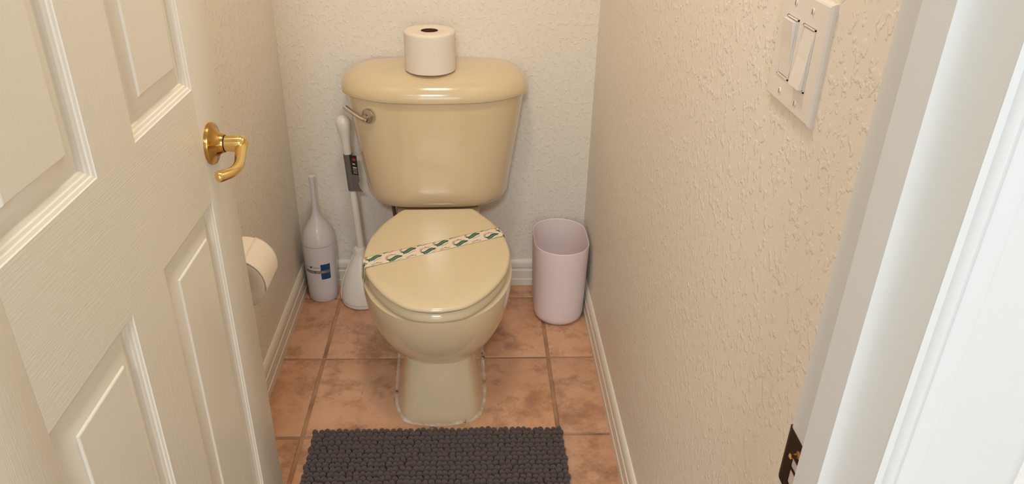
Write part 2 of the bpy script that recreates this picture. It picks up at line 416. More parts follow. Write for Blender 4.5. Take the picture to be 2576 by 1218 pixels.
# ------------------------------------------------------------------ door
def build_door():
    d = empty('door_1', (-0.4316, 0.453, 0.008)); d['kind'] = 'structure'
    d['label'] = 'white six panel door standing open along the left wall'
    x0, x1 = 0.0, 0.035                     # local; x1 is the face towards the room
    Y = [0.0, 0.106, 0.3055, 0.407, 0.6114, 0.717]
    Z = [0.0, 0.227, 0.836, 1.008, 1.592, 1.692, 1.912, 2.022]
    for a, b in ((Y[0], Y[1]), (Y[4], Y[5])):
        box('stile', x0, x1, a, b, Z[0], Z[7], M_DV, d, 0.0004)
    for a, b in ((Z[0], Z[1]), (Z[2], Z[3]), (Z[4], Z[5]), (Z[6], Z[7])):
        box('rail', x0, x1, Y[1], Y[4], a, b, M_DH, d)
    for a, b in ((Z[1], Z[2]), (Z[3], Z[4]), (Z[5], Z[6])):
        box('mullion', x0, x1, Y[2], Y[3], a, b, M_DV, d)
    PR = [(0, 0), (0.0010, 0.0014), (0.0042, 0.0026), (0.0052, 0.0043), (0.0085, 0.0054), (0.0096, 0.0073), (0.0126, 0.0086), (0.0136, 0.0107), (0.0158, 0.0112),
          (0.0200, 0.0098), (0.0275, 0.0075), (0.0350, 0.0054), (0.0415, 0.0040), (0.0428, 0.0022), (0.0442, 0.0016)]
    for ya, yb in ((Y[1], Y[2]), (Y[3], Y[4])):
        for za, zb in ((Z[1], Z[2]), (Z[3], Z[4]), (Z[5], Z[6])):
            V, F = [], []
            for face in (1, -1):
                k0 = len(V)
                for s, dep in PR:
                    xx = x1 - dep if face == 1 else x0 + dep
                    V += [(xx, ya + s, za + s), (xx, yb - s, za + s), (xx, yb - s, zb - s), (xx, ya + s, zb - s)]
                for i in range(len(PR) - 1):
                    for j in range(4):
                        q = (j + 1) % 4; A = k0 + i * 4
                        F.append((A + j, A + q, A + 4 + q, A + 4 + j))
                L = k0 + (len(PR) - 1) * 4
                F.append((L, L + 1, L + 2, L + 3))
            n = len(PR) * 4
            for j in range(4):
                q = (j + 1) % 4; F.append((j, q, n + q, n + j))
            mesh('panel', V, F, M_DP, d, 22)
    # lever handles, room side first
    for face, sgn in ((x1, 1), (x0, -1)):
        h = lathe('door_handle', [(0.0315, 0), (0.0318, 0.003), (0.0312, 0.0055), (0.029, 0.0068), (0.0265, 0.0072), (0.021, 0.0098), (0.0165, 0.0140), (0.0142, 0.0185), (0.0138, 0.0215), (0.0, 0.0215)], M_BRASSD, d, 48, cap1=False)
        h.rotation_euler = (0, sgn * math.pi / 2, 0); h.location = (face, 0.647, 0.9145)
        # sub-parts in handle space: local z points out of the door; local axes found from the rotation
        def P(out, along, up): return (-sgn * up, along, out)
        neck = lathe('spindle_neck', [(0.0125, 0.0205), (0.0125, 0.0225)], M_DARK, h, 32)
        hub = lathe('hub', [(0.0118, 0.022), (0.0122, 0.028), (0.0128, 0.038), (0.0132, 0.044), (0.0126, 0.0485), (0.0105, 0.0515), (0.006, 0.0530), (0.0, 0.0533)], M_BRASS, h, 32, cap1=False)
        path = catmull([P(0.046, 0.004, 0.000), P(0.0475, -0.012, -0.004), P(0.0535, -0.040, -0.0062), P(0.0585, -0.068, -0.0066), P(0.0570, -0.091, -0.0064), P(0.0475, -0.107, -0.0060), P(0.0395, -0.114, -0.0060)], 6, False)
        rr = []
        for i in range(len(path)):
            t = i / (len(path) - 1)
            r = 0.0088 - 0.0020 * math.sin(min(t / 0.55, 1) * math.pi / 2) if t < 0.55 else 0.0068 + 0.0020 * (t - 0.55) / 0.45
            if t > 0.88: r *= math.sqrt(max(0.03, 1 - ((t - 0.88) / 0.12) ** 2))
            rr.append(r)
        tube('lever', path, rr, M_BRASS, h, 18, 60, (0.95, 1.1))
        s = lathe('lock_button', [(0.0022, 0.053), (0.0018, 0.0542), (0, 0.0542)], M_BRASSD, h, 12, cap1=False)
    # latch face on the door edge
    box('latch_face', 0.008, 0.027, 0.7165, 0.7178, 0.886, 0.943, M_BRASS, d)
    box('latch_bolt', 0.012, 0.023, 0.7175, 0.728, 0.905, 0.924, M_BRASS, d, 0.002)
    for zz in (0.18, 1.0, 1.84):
        t = lathe('hinge', [(0.0055, -0.045), (0.0055, 0.045)], M_BRASSD, d, 16); t.location = (-0.004, -0.004, zz)
build_door()

# ------------------------------------------------------------------ toilet
TO = (-0.1125, 2.19, 0.0); TR = 0.035
def P3(u, v, z): return (u, -v, z)      # local: v grows towards the camera
def build_toilet():
    t = tag(empty('toilet', TO, TR), 'almond two piece toilet with closed lid against the back wall', 'toilet')
    # pedestal
    def ped(half): return half_ring(half, 5)
    secs = [(0.0, [(0, .681), (.05, .676), (.088, .660), (.107, .620), (.116, .560), (.118, .40), (.118, .22), (.105, .165), (0, .155)]),
            (0.012, [(0, .6805), (.05, .6755), (.0875, .6595), (.1065, .6195), (.1155, .5595), (.1175, .40), (.1175, .22), (.1045, .165), (0, .155)]),
            (0.03, [(0, .675), (.05, .671), (.086, .655), (.103, .616), (.111, .558), (.114, .40), (.114, .22), (.102, .165), (0, .155)]),
            (0.09, [(0, .658), (.048, .654), (.080, .641), (.095, .605), (.101, .55), (.108, .40), (.108, .22), (.098, .165), (0, .155)]),
            (0.15, [(0, .643), (.046, .639), (.074, .626), (.087, .592), (.093, .54), (.103, .40), (.103, .22), (.094, .165), (0, .155)]),
            (0.21, [(0, .632), (.044, .628), (.070, .614), (.082, .58), (.09, .53), (.10, .40), (.10, .20), (.092, .14), (0, .13)]),
            (0.27, [(0, .60), (.044, .595), (.068, .58), (.08, .55), (.09, .50), (.102, .38), (.104, .18), (.096, .10), (0, .09)])]
    loft('pedestal', [[P3(u, v, z) for u, v in ped(h)] for z, h in secs], M_CHINA, t, 50)
    # bowl
    H = [(0, .748), (.062, .738), (.113, .704), (.152, .650), (.178, .580), (.188, .510), (.184, .440), (.168, .370), (.145, .318), (.12, .275), (.07, .255), (0, .25)]
    R0 = half_ring(H, 5); cz = 0.50
    prof = [(0.36, 0.985), (0.3585, 1.0), (0.335, 1.0), (0.31, 0.985), (0.285, 0.96), (0.26, 0.922), (0.235, 0.868), (0.21, 0.795), (0.19, 0.712), (0.172, 0.61), (0.158, 0.49), (0.148, 0.35), (0.144, 0.2)]
    rings = [[P3(u * s, cz + (v - cz) * s, z) for u, v in R0] for z, s in prof]
    loft('bowl', rings, M_CHINA, t, 50)
    # rear deck carrying the tank
    dk = []
    for z, wd, fr in ((0.20, .088, .33), (0.28, .102, .34), (0.33, .112, .335), (0.357, .117, .33), (0.364, .114, .325)):
        dk.append([P3(u, v, z) for u, v in half_ring([(0, fr), (wd * .7, fr), (wd, fr - .03), (wd * 1.02, .2), (wd * 1.02, .08), (wd * .9, .04), (0, .035)], 4)])
    loft('deck', dk, M_CHINA, t, 45)
    # tank
    TT = [(0, .2120), (.06, .2105), (.12, .2030), (.170, .186), (.212, .153), (.234, .110), (.239, .062), (.234, .022), (.215, .012), (0, .012)]
    TB = [(0, .2130), (.05, .2125), (.100, .2070), (.140, .190), (.172, .158), (.190, .110), (.1945, .062), (.190, .022), (.175, .012), (0, .012)]
    TT = [(u * 1.045, v) for u, v in TT]; TB = [(u * 1.085, v) for u, v in TB]
    rings = []
    for z in (0.702, 0.66, 0.60, 0.54, 0.48, 0.435):
        a = (z - 0.435) / (0.702 - 0.435); a2 = a ** 0.9
        half = [(b[0] + (q[0] - b[0]) * a2, b[1] + (q[1] - b[1]) * a) for q, b in zip(TT, TB)]
        rings.append([P3(u, v, z) for u, v in half_ring(half, 6)])
    last = half_ring(TB, 6)
    for z, ins in ((0.412, .0015), (0.398, .005), (0.388, .011), (0.381, .019), (0.3775, .028)):
        rings.append([P3(u, v, z) for u, v in offset(last, ins)])
    bot = offset(last, .028)
    rings.append([P3(u * .8, .11 + (v - .11) * .8, .376) for u, v in bot])
    loft('tank', rings, M_CHINA, t, 40)
    # tank lid
    LT = [(0, .2250), (.055, .2235), (.115, .2165), (.165, .199), (.208, .171), (.2405, .135), (.2535, .095), (.2545, .052), (.243, .015), (.215, .001), (.12, .0), (0, .0)]
    L0 = half_ring([(u * 1.028, v) for u, v in LT], 6)
    def inset(i): return [(u * (1 - i / .2545), v * (1 - i / .225) + .0 * i) for u, v in L0]
    rings = [[P3(u, v, z) for u, v in inset(i)] for z, i in ((0.7005, .012), (0.6985, .004), (0.7005, .0008), (0.705, 0), (0.711, 0), (0.720, .0022), (0.729, .0065), (0.738, .0130), (0.746, .0220), (0.7525, .0330), (0.7575, .0460), (0.7610, .0620), (0.7632, .0820), (0.764, .11), (0.764, .18))]
    loft('tank_lid', rings, M_CHINA, t, 45)
    # seat ring
    SL = [(0, .7590), (.023, .7570), (.066, .7430), (.107, .7050), (.140, .6560), (.168, .5950), (.1815, .530), (.183, .478), (.173, .405), (.147, .330), (.121, .283), (.098, .2485), (.07, .246), (0, .246)]
    S0 = half_ring(SL, 5)
    inner = [(u * .66, .50 + (v - .50) * .70) for u, v in S0]
    seq = [(S0, .006, .3625), (S0, .0045, .3645), (S0, .0035, .370), (S0, .0055, .379), (S0, .012, .3845), (inner, -.004, .3845), (inner, 0, .380), (inner, 0, .3665), (inner, -.004, .3625)]
    loft('seat', [[P3(u, v, z) for u, v in offset(r, i)] for r, i, z in seq], M_SEAT, t, 40, closed=True)
    for s in (-1, 1):
        lathe('seat_bolt_cap', [(0.014, 0.3635), (0.014, 0.370), (0.011, 0.374), (0.0, 0.375)], M_SEAT, t, 20, cx=s * 0.07, cy=-0.232, cap1=False)
    # seat lid, slightly domed
    rings = [[P3(u, v, z) for u, v in offset(S0, i)] for i, z in ((.012, .3925), (.003, .3925), (.0005, .3938), (0, .3965), (.0005, .3985), (.0025, .4015), (.006, .4032), (.012, .4040))]
    top = offset(S0, .012)
    for k, z in ((.85, .4048), (.6, .4056), (.3, .4061), (.1, .4062)): rings.append([P3(u * k, .50 + (v - .50) * k, z) for u, v in top])
    loft('seat_lid', rings, M_SEAT, t, 40)
    # flush lever
    e = empty('flush_lever'); e.parent = t; e.location = P3(-.181, .187, .656); e.rotation_euler = (math.pi / 2, 0, -0.62)
    e['label'] = 'chrome flush lever'
    lathe('escutcheon', [(0.0205, -0.004), (0.0208, 0.003), (0.0195, 0.0058), (0.014, 0.0085), (0.0078, 0.0105), (0.0065, 0.017), (0.004, 0.0185), (0, 0.0185)], M_CHROME, e, 32, cap1=False)
    path = catmull([(0.006, -0.008, 0.014), (-0.008, -0.004, 0.017), (-0.03, 0.004, 0.019), (-0.052, 0.0115, 0.019), (-0.066, 0.0165, 0.018)], 5, False)
    tube('lever_arm', path, [0.0075 if i < 3 else 0.0088 for i in range(len(path))], M_CHROME, e, 16, 60, (0.6, 1.0))
    # bead of caulk around the foot
    path = half_ring([(0, .6835), (.05, .6785), (.0905, .662), (.1095, .621), (.1185, .560), (.1205, .40), (.1205, .22), (.108, .164), (0, .152)], 8)
    rings = [[P3(u, v, z) for u, v in offset(path, d)] for d, z in ((-.0045, -0.001), (-.003, .0014), (0, .003), (.003, .0036), (.006, .0036))]
    loft('caulk', rings, M_CAULK, t, 60, cap0=False, cap1=False)
    # water supply under the tank
    s = empty('supply_line'); s.parent = t
    lathe('coupling_nut', [(0.0125, .345), (0.0145, .349), (0.0145, .366), (0.011, .370), (0.010, .392)], M_NUT, s, 8, 20, cx=-.138, cy=-.088)
    tube('hose', catmull([P3(-.138, .088, .347), P3(-.134, .088, .31), P3(-.130, .082, .26), P3(-.134, .07, .20), P3(-.150, .05, .17)], 6, False), 0.0055, M_STEEL, s, 10)
    tube('stop_valve', [P3(-.150, .052, .168), P3(-.150, .0, .168)], 0.009, M_CHROME, s, 14)
    tube('valve_knob', [P3(-.150, .03, .168), P3(-.150, .066, .168)], 0.013, M_NUT, s, 14)
    return t
toilet = build_toilet()

# ------------------------------------------------------------------ paper strip across the seat lid
def build_strip():
    e = tag(empty('paper_sanitary_band', TO, TR), 'white paper band with green printed banners wrapped across the toilet lid', 'paper band')
    A = Vector((-0.1795, 0.5485)); B = Vector((0.1795, 0.3905))
    ax = (B - A).normalized(); nn = Vector((-ax.y, ax.x))      # nn points to the front (greater v)
    L = (B - A).length; HWD = 0.0245
    zt = 0.4068
    def shape(s, tt):
        """strip coordinates -> local 3D point; beyond the lid edge the paper bends down"""
        wob = 0.0012 * math.sin(s * 31 + tt * 40)
        # lateral bow so that the band is not perfectly straight
        c = A + ax * min(max(s, 0), L) + nn * (tt + 0.004 * math.sin(math.pi * min(max(s / L, 0), 1)))
        u, v = c.x, c.y
        # lid edge position for this v (approx): keeps the fold on the outline
        if s < 0 or s > L:
            d = -s if s < 0 else s - L
            sg = -1 if s < 0 else 1
            bend = min(d, 0.009); ang = bend / 0.009 * (math.pi / 2) * 0.93
            out = 0.0057 * math.sin(ang); dn = 0.0057 * (1 - math.cos(ang))
            if d > 0.009:
                out += (d - 0.009) * 0.10; dn += (d - 0.009) * 0.99
            edge = edge_u(v) * sg
            u = edge + sg * (out - 0.0035)
            return P3(u, v + (0.35 * (d) if s < 0 else 0.0), zt - dn - 0.0006)
        edge = edge_u(v) - 0.0035
        if abs(u) > edge: u = math.copysign(edge, u)
        return P3(u, v, zt + 0.0002 + wob * 0.25 - 0.0015 * (abs(u) / 0.18) ** 4)
    tab = [(.246, .098), (.283, .121), (.330, .147), (.405, .173), (.478, .183), (.530, .1815), (.595, .168), (.656, .140), (.705, .107)]
    def edge_u(v):
        for (v0, u0), (v1, u1) in zip(tab, tab[1:]):
            if v0 <= v <= v1: return u0 + (u1 - u0) * (v - v0) / (v1 - v0)
        return 0.1
    SMIN, SMAX = -0.044, L + 0.030
    ns, nt = 110, 8
    V, F = [], []
    for i in range(ns + 1):
        for j in range(nt + 1):
            V.append(shape(SMIN + (SMAX - SMIN) * i / ns, -HWD + 2 * HWD * j / nt))
    for i in range(ns):
        for j in range(nt):
            a = i * (nt + 1) + j; F.append((a, a + nt + 1, a + nt + 2, a + 1))
    o = mesh('paper_sheet', V, F, M_STRIP, e, 60)
    md = o.modifiers.new('thickness', 'SOLIDIFY'); md.thickness = 0.0003; md.offset = 1.0
    # printed logos, in strip coordinates
    pol = {'g': [], 'k': [], 'm': []}
    def place(polyset, key, cx, cy, ang):
        ca, sa = math.cos(ang), math.sin(ang)
        for poly in polyset:
            pol[key].append([(cx + x * ca - y * sa, cy + x * sa + y * ca) for x, y in poly])
    def clip(poly):
        for lim, sg in ((HWD - 0.0006, 1), (-HWD + 0.0006, -1)):
            out = []
            for i in range(len(poly)):
                p, q = poly[i - 1], poly[i]
                ip, iq = sg * p[1] <= sg * lim, sg * q[1] <= sg * lim
                if ip != iq:
                    f = (lim - p[1]) / (q[1] - p[1]); out.append((p[0] + f * (q[0] - p[0]), lim))
                if iq: out.append(q)
            poly = out
            if len(poly) < 3: return []
        return poly
    # a logo: waving banner, pale marks in it, arched word above, thin line below   (y up = away from the camera)
    ban, mint, ink = [], [], []
    N = 16; BL = 0.035
    def wave(x): return 0.0015 * math.sin((x / BL) * 2 * math.pi) 
    for i in range(N):
        xa, xb = -BL / 2 + BL * i / N, -BL / 2 + BL * (i + 1) / N
        ban.append([(xa, wave(xa) - 0.0062), (xb, wave(xb) - 0.0062), (xb, wave(xb) + 0.0062), (xa, wave(xa) + 0.0062)])
    ban.append([(BL / 2, -0.006), (BL / 2 + 0.006, -0.0030), (BL / 2, 0.004)])
    ban.append([(-BL / 2 - 0.003, -0.0072), (-BL / 2, -0.0062), (-BL / 2, 0.0002)]); ban.append([(-BL / 2 - 0.003, 0.0066), (-BL / 2, 0.0062), (-BL / 2, 0.0)])
    rnd = random.Random(3)
    x = -0.0145
    while x < 0.0140:
        wd = rnd.uniform(0.0012, 0.0024); hh = 0.0034 if x < -0.013 or abs(x) < 0.001 else 0.0018
        yb = wave(x) - 0.0008
        mint.append([(x, yb - hh), (x + wd * .6, yb - hh), (x + wd, yb + hh), (x + wd * .4, yb + hh)]); x += wd + 0.0008
    word = 'EXCELLENT'; R = 0.0155
    for i, ch in enumerate(word):
        TV, TF = text_polys(ch, 0.0080)
        a = math.radians(166 - 136 * i / (len(word) - 1))
        ca, sa = math.cos(a - math.pi / 2), math.sin(a - math.pi / 2)
        for f in TF:
            ink.append([(R * math.cos(a) + TV[k][0] * ca - TV[k][1] * sa - 0.0015, R * 1.05 * math.sin(a) + 0.0035 + TV[k][0] * sa + TV[k][1] * ca) for k in f])
    for i in range(6):
        xa, xb = -0.010 + 0.024 * i / 6, -0.010 + 0.024 * (i + 0.85) / 6
        ink.append([(xa, -0.0125), (xb, -0.0125), (xb, -0.0116), (xa, -0.0116)])
    PER = 0.0899; ROT = math.radians(19)
    # rows: offset along, across (positive = away from the camera)
    for along, across in ((0.030, 0.0100), (0.0750, -0.0125), (0.0300, -0.0360), (0.0750, 0.0325)):
        for k in range(-2, 6):
            cx = along + k * PER
            if cx < SMIN - 0.02 or cx > SMAX + 0.02: continue
            place(ban, 'g', cx, across, ROT); place(mint, 'm', cx, across, ROT); place(ink, 'k', cx, across, ROT)
    for key, m, lift, nm in (('g', M_GREEN, 0.0006, 'green_banner_print'), ('k', M_INK, 0.00065, 'lettering_print'), ('m', M_MINT, 0.0009, 'banner_script_print')):
        V, F = [], []
        for p in pol[key]:
            p = clip([(a, b) for a, b in p])
            if not p or min(a for a, b in p) < SMIN + 0.001 or max(a for a, b in p) > SMAX - 0.001: continue
            k0 = len(V)
            for a, b in p:
                # paper normal by finite differences
                q0 = Vector(shape(a, -b)); q1 = Vector(shape(a + 0.0005, -b)); q2 = Vector(shape(a, -b + 0.0005))
                nrm = (q1 - q0).cross(q2 - q0)
                if nrm.length < 1e-12: nrm = Vector((0, 0, 1))
                nrm.normalize()
                if nrm.z < 0: nrm = -nrm
                V.append(q0 + nrm * lift)
            F.append(tuple(range(k0, len(V))))
        mesh(nm, V, F, m, e, fix=False)['kind'] = 'stuff'
build_strip()

# ------------------------------------------------------------------ toilet rolls
def roll_mesh(r, core, h, parent, name='paper_roll_body'):
    pr = [(core, 0.001), (core + .002, 0), (r - .003, 0), (r, .0025)]
    for k in range(7): pr.append((r + 0.0002 * (k % 2), 0.008 + (h - .016) * k / 6))
    pr += [(r, h - .004), (r - .0025, h - .0008), (r - .006, h), (core + .002, h - .0006), (core, h - .002)]
    body = lathe(name, pr, M_PAPER, parent, 64, 50, closed=True)
    c = lathe('cardboard_core', [(core - .0012, .0005), (core + .0004, .0005), (core + .0004, h - .001), (core - .0012, h - .001)], M_CARD, parent, 40, closed=True)
    return body
tr = tag(empty('toilet_paper_roll', (-0.1205, 2.069, 0.7645)), 'white toilet paper roll standing upright on the tank lid', 'toilet paper')
roll_mesh(0.0685, 0.0225, 0.106, tr)
th_ = tag(empty('toilet_paper_holder', (XL, 1.41, 0.52)), 'wall holder for toilet paper half hidden by the open door', 'paper holder')
for s in (-1, 1):
    b = lathe('bracket_post', [(0.022, 0), (0.022, 0.006), (0.012, 0.010), (0.009, 0.016), (0.009, 0.064), (0.013, 0.068), (0.013, 0.078), (0.010, 0.082), (0, 0.082)], M_CHROME, th_, 24, cap1=False)
    b.rotation_euler = (0, math.pi / 2, 0); b.location = (0, s * 0.071, 0)
rl = lathe('roller_bar', [(0.008, -0.0625), (0.008, 0.0625)], M_CHROME, th_, 20); rl.rotation_euler = (math.pi / 2, 0, 0); rl.location = (0.072, 0, 0)
r2 = tag(empty('toilet_paper_roll', (XL + 0.068, 1.463, 0.512)), 'white toilet paper roll on the left wall behind the door edge', 'toilet paper')
r2b = roll_mesh(0.060, 0.020, 0.104, r2); r2b.rotation_euler = (math.pi / 2, 0, 0)
for c in r2.children: c.rotation_euler = (math.pi / 2, 0, 0)
V, F = [], []
pts = [(0.0603 * math.cos(a), 0.0603 * math.sin(a)) for a in [math.radians(70 - 7 * i) for i in range(11)]] + [(0.0606, -0.006), (0.0604, -0.012), (0.0598, -0.017)]
for i in range(15):
    yy = -0.104 * i / 14
    for j, (x_, z_) in enumerate(pts):
        V.append((x_ + 0.0004, yy, z_ + (random.uniform(-.0012, .0012) if j == len(pts) - 1 else 0)))
n = len(pts)
for i in range(14):
    for j in range(n - 1): F.append((i * n + j, i * n + j + 1, (i + 1) * n + j + 1, (i + 1) * n + j))
o = mesh('loose_sheet', V, F, M_PAPER, r2, 60); md = o.modifiers.new('thickness', 'SOLIDIFY'); md.thickness = 0.0006; md.offset = 1

# ------------------------------------------------------------------ waste bin
def stadium(hw, hl, n=12):
    r = hw; s = hl - hw; pts = []
    for k in range(n + 1):
        a = math.pi * k / n; pts.append((r * math.cos(a), s + r * math.sin(a)))
    for k in range(n + 1):
        a = math.pi + math.pi * k / n; pts.append((r * math.cos(a), -s + r * math.sin(a)))
    return pts
def build_bin():
    e = tag(empty('waste_bin', (0.2605, 2.052, 0.0)), 'pale pink plastic oval waste bin in the corner right of the toilet', 'waste bin')
    out = [(0.0, .050, .090), (0.001, .060, .100), (0.0045, .068, .108), (0.011, .0735, .1135), (0.020, .0762, .1162), (0.03, .0772, .1172), (0.10, .079, .1185), (0.18, .081, .1195), (0.2545, .083, .1205), (0.257, .0828, .1203), (0.258, .0818, .1193)]
    inn = [(0.2570, .0806, .1181), (0.254, .0803, .1178), (0.18, .0783, .1168), (0.10, .0763, .1158), (0.03, .0745, .1145), (0.012, .070, .110), (0.006, .060, .100), (0.005, .04, .08)]
    loft('bin_shell', [[(x, y, z) for x, y in stadium(a, b)] for z, a, b in out + inn], M_BIN, e, 45)
build_bin()

# ------------------------------------------------------------------ toilet brush
def build_brush():
    e = tag(empty('toilet_brush_holder', (-0.4885, 2.13, 0.0)), 'white bottle shaped toilet brush with blue label in the left corner', 'toilet brush')
    lathe('holder', [(0.040, 0), (0.0445, 0.001), (0.0462, 0.004), (0.0472, 0.03), (0.0492, 0.10), (0.0508, 0.16), (0.0515, 0.197), (0.0512, 0.199), (0.03, 0.199)], M_BRUSH, e, 64, 40)
    pr = catmull([(0.0500, 0.1995), (0.0512, 0.2015), (0.0500, 0.213), (0.0447, 0.2335), (0.0352, 0.2535), (0.0240, 0.2715), (0.0142, 0.2900), (0.0088, 0.312), (0.0075, 0.345), (0.0076, 0.375), (0.0088, 0.401), (0.0104, 0.4185), (0.0100, 0.4200), (0.006, 0.4208), (0.0, 0.4209)], 4, False)
    lathe('brush_handle', pr, M_BRUSH, e, 64, 50, cap1=False)
    # label wrapped on the lower body; a = angle to the front direction (degrees), positive right
    def rad(z):
        return 0.0462 + (0.0515 - 0.0462) * (z - 0.004) / 0.193
    def wrap(name, a0, a1, z0, z1, m, lift, na=14):
        V, F = [], []
        for i in range(na + 1):
            a = math.radians(a0 + (a1 - a0) * i / na)
            for z in (z0, z1):
                r = rad(z) + lift; V.append((r * math.sin(a), -r * math.cos(a), z))
        for i in range(na): F.append((i * 2, i * 2 + 2, i * 2 + 3, i * 2 + 1))
        return mesh(name, V, F, m, lab, 60, fix=False)
    lab = wrapless = empty('label'); lab.parent = e
    wrap('label_paper', -56, 12, 0.089, 0.139, M_LABEL, 0.0003)
    wrap('blue_block', 9, 44, 0.087, 0.141, M_BLUE, 0.0004)
    wrap('grey_band', -56, 44, 0.109, 0.1195, M_BAND, 0.0006, 20)
    def words(name, body, size, amid, z, m, lift, shear=0.0):
        V, F = [], []
        TV, TF = text_polys(body, size, shear=shear)
        for x_, y_ in TV:
            zz = z + y_; r = rad(zz) + lift; a = math.radians(amid) + x_ / r
            V.append((r * math.sin(a), -r * math.cos(a), zz))
        mesh(name, V, TF, m, lab, fix=False)
    words('lettering', 'BOWL', 0.0092, -30, 0.1142, M_BANDT, 0.0011)
    words('lettering', 'BRUSH', 0.0092, 8, 0.1142, M_BANDT, 0.0011, 0.2)
    wrap('print_mark', -30, -22, 0.1275, 0.1340, M_INK, 0.0006, 4)
    wrap('print_line', -52, -32, 0.1298, 0.1314, M_BAND, 0.0006, 6)
    wrap('print_line', -19, 6, 0.1298, 0.1314, M_BAND, 0.0006, 6)
build_brush()

# ------------------------------------------------------------------ plunger
def build_plunger():
    e = tag(empty('plunger', (-0.358, 2.104, 0.0)), 'white plunger in its caddy between the brush and the toilet', 'plunger')
    lathe('caddy', [(0.060, 0), (0.0655, 0.0012), (0.068, 0.004), (0.0688, 0.0115), (0.0683, 0.0135), (0.0695, 0.0145), (0.0698, 0.020), (0.0672, 0.040), (0.0625, 0.062), (0.0560, 0.085), (0.0475, 0.108), (0.0375, 0.130), (0.0275, 0.150), (0.0205, 0.165), (0.0175, 0.175), (0.0172, 0.190), (0.0160, 0.192), (0.010, 0.192)], M_WHITE, e, 64, 50, cx=0, cy=0)
    # opening rim at the side of the caddy
    rim = []
    for z, r in ((0.010, .0700), (0.04, .0686), (0.07, .0622), (0.10, .0522), (0.13, .0390), (0.155, .0268), (0.172, .0195), (0.188, .0185)):
        a = math.radians(188); rim.append((r * math.cos(a), r * math.sin(a), z))
    tube('caddy_rim', catmull(rim, 3, False), 0.0017, M_WHITE, e, 8)
    a = Vector((0.005, -0.002, 0.175)); b = Vector((-0.0185, 0.0, 0.612))
    d = (b - a)
    def q(t): return a + d * t
    tube('handle', [q(0), q(0.5), q(0.74), q(0.80), q(0.84)], [0.0112, 0.0112, 0.0113, 0.0118, 0.0125], M_WHITE, e, 24)
    ks = [(0.82, 0.0122), (0.85, 0.0135), (0.88, 0.0155), (0.91, 0.0184), (0.94, 0.0207), (0.965, 0.0216), (0.985, 0.0206), (1.0, 0.0168), (1.012, 0.0105), (1.017, 0.003)]
    tube('handle_knob', [q(t) for t, r in ks], [r for t, r in ks], M_WHITE, e, 28)
    z0, z1 = 0.388, 0.503
    t0, t1 = (z0 - 0.175) / d.z, (z1 - 0.175) / d.z
    tube('card_sleeve', [q(t0), q((t0 + t1) / 2), q(t1)], 0.0128, M_GREYS, e, 24, 40)
    # card flap turned to the right
    fx, fy = Vector((0.94, -0.28, 0.0)), Vector((0.28, 0.94, 0))
    dn = d.normalized()
    flap = [(0.010, 0), (0.038, 0.002), (0.0345, 0.006), (0.0300, 0.013), (0.0275, 0.021), (0.0268, 0.029), (0.0310, 0.034), (0.0320, z1 - z0 + 0.001), (0.010, z1 - z0)]
    V = []
    for k in (-0.0004, 0.0004):
        for x_, y_ in flap: V.append(q(t0) + fx * x_ + dn * y_ + fy * (k - 0.0095))
    nf = len(flap)
    F = [tuple(range(nf)), tuple(reversed(range(nf, 2 * nf)))] + [(i, (i + 1) % nf, nf + (i + 1) % nf, nf + i) for i in range(nf)]
    card = mesh('card_flap', V, F, M_GREYS, e)
    def patch(name, poly, m, lift):
        mesh(name, [q(t0) + fx * x_ + dn * y_ + fy * (-0.0101 - lift) for x_, y_ in poly], [tuple(range(len(poly)))], m, card, fix=False)
    H = z1 - z0
    patch('black_panel', [(0.0100, 0.055), (0.0316, 0.055), (0.0319, H + .0008), (0.0100, H)], M_BLACK, 0.0001)
    patch('red_emblem', [(0.023 + 0.0062 * math.cos(2 * math.pi * k / 20), H - 0.012 + 0.0048 * math.sin(2 * math.pi * k / 20)) for k in range(20)], M_RED, 0.0003)
    for x0, x1, y, h in ((0.0165, 0.0250, 0.089, .0022), (0.0165, 0.0290, 0.0775, .0024), (0.0155, 0.0300, 0.0705, .0010), (0.0160, 0.0290, 0.0650, .0009), (0.0160, 0.0290, 0.0605, .0009)):
        patch('print_line', [(x0, y - h), (x1, y - h), (x1, y + h * .6), (x0, y + h)], M_BANDT, 0.0003)
build_plunger()

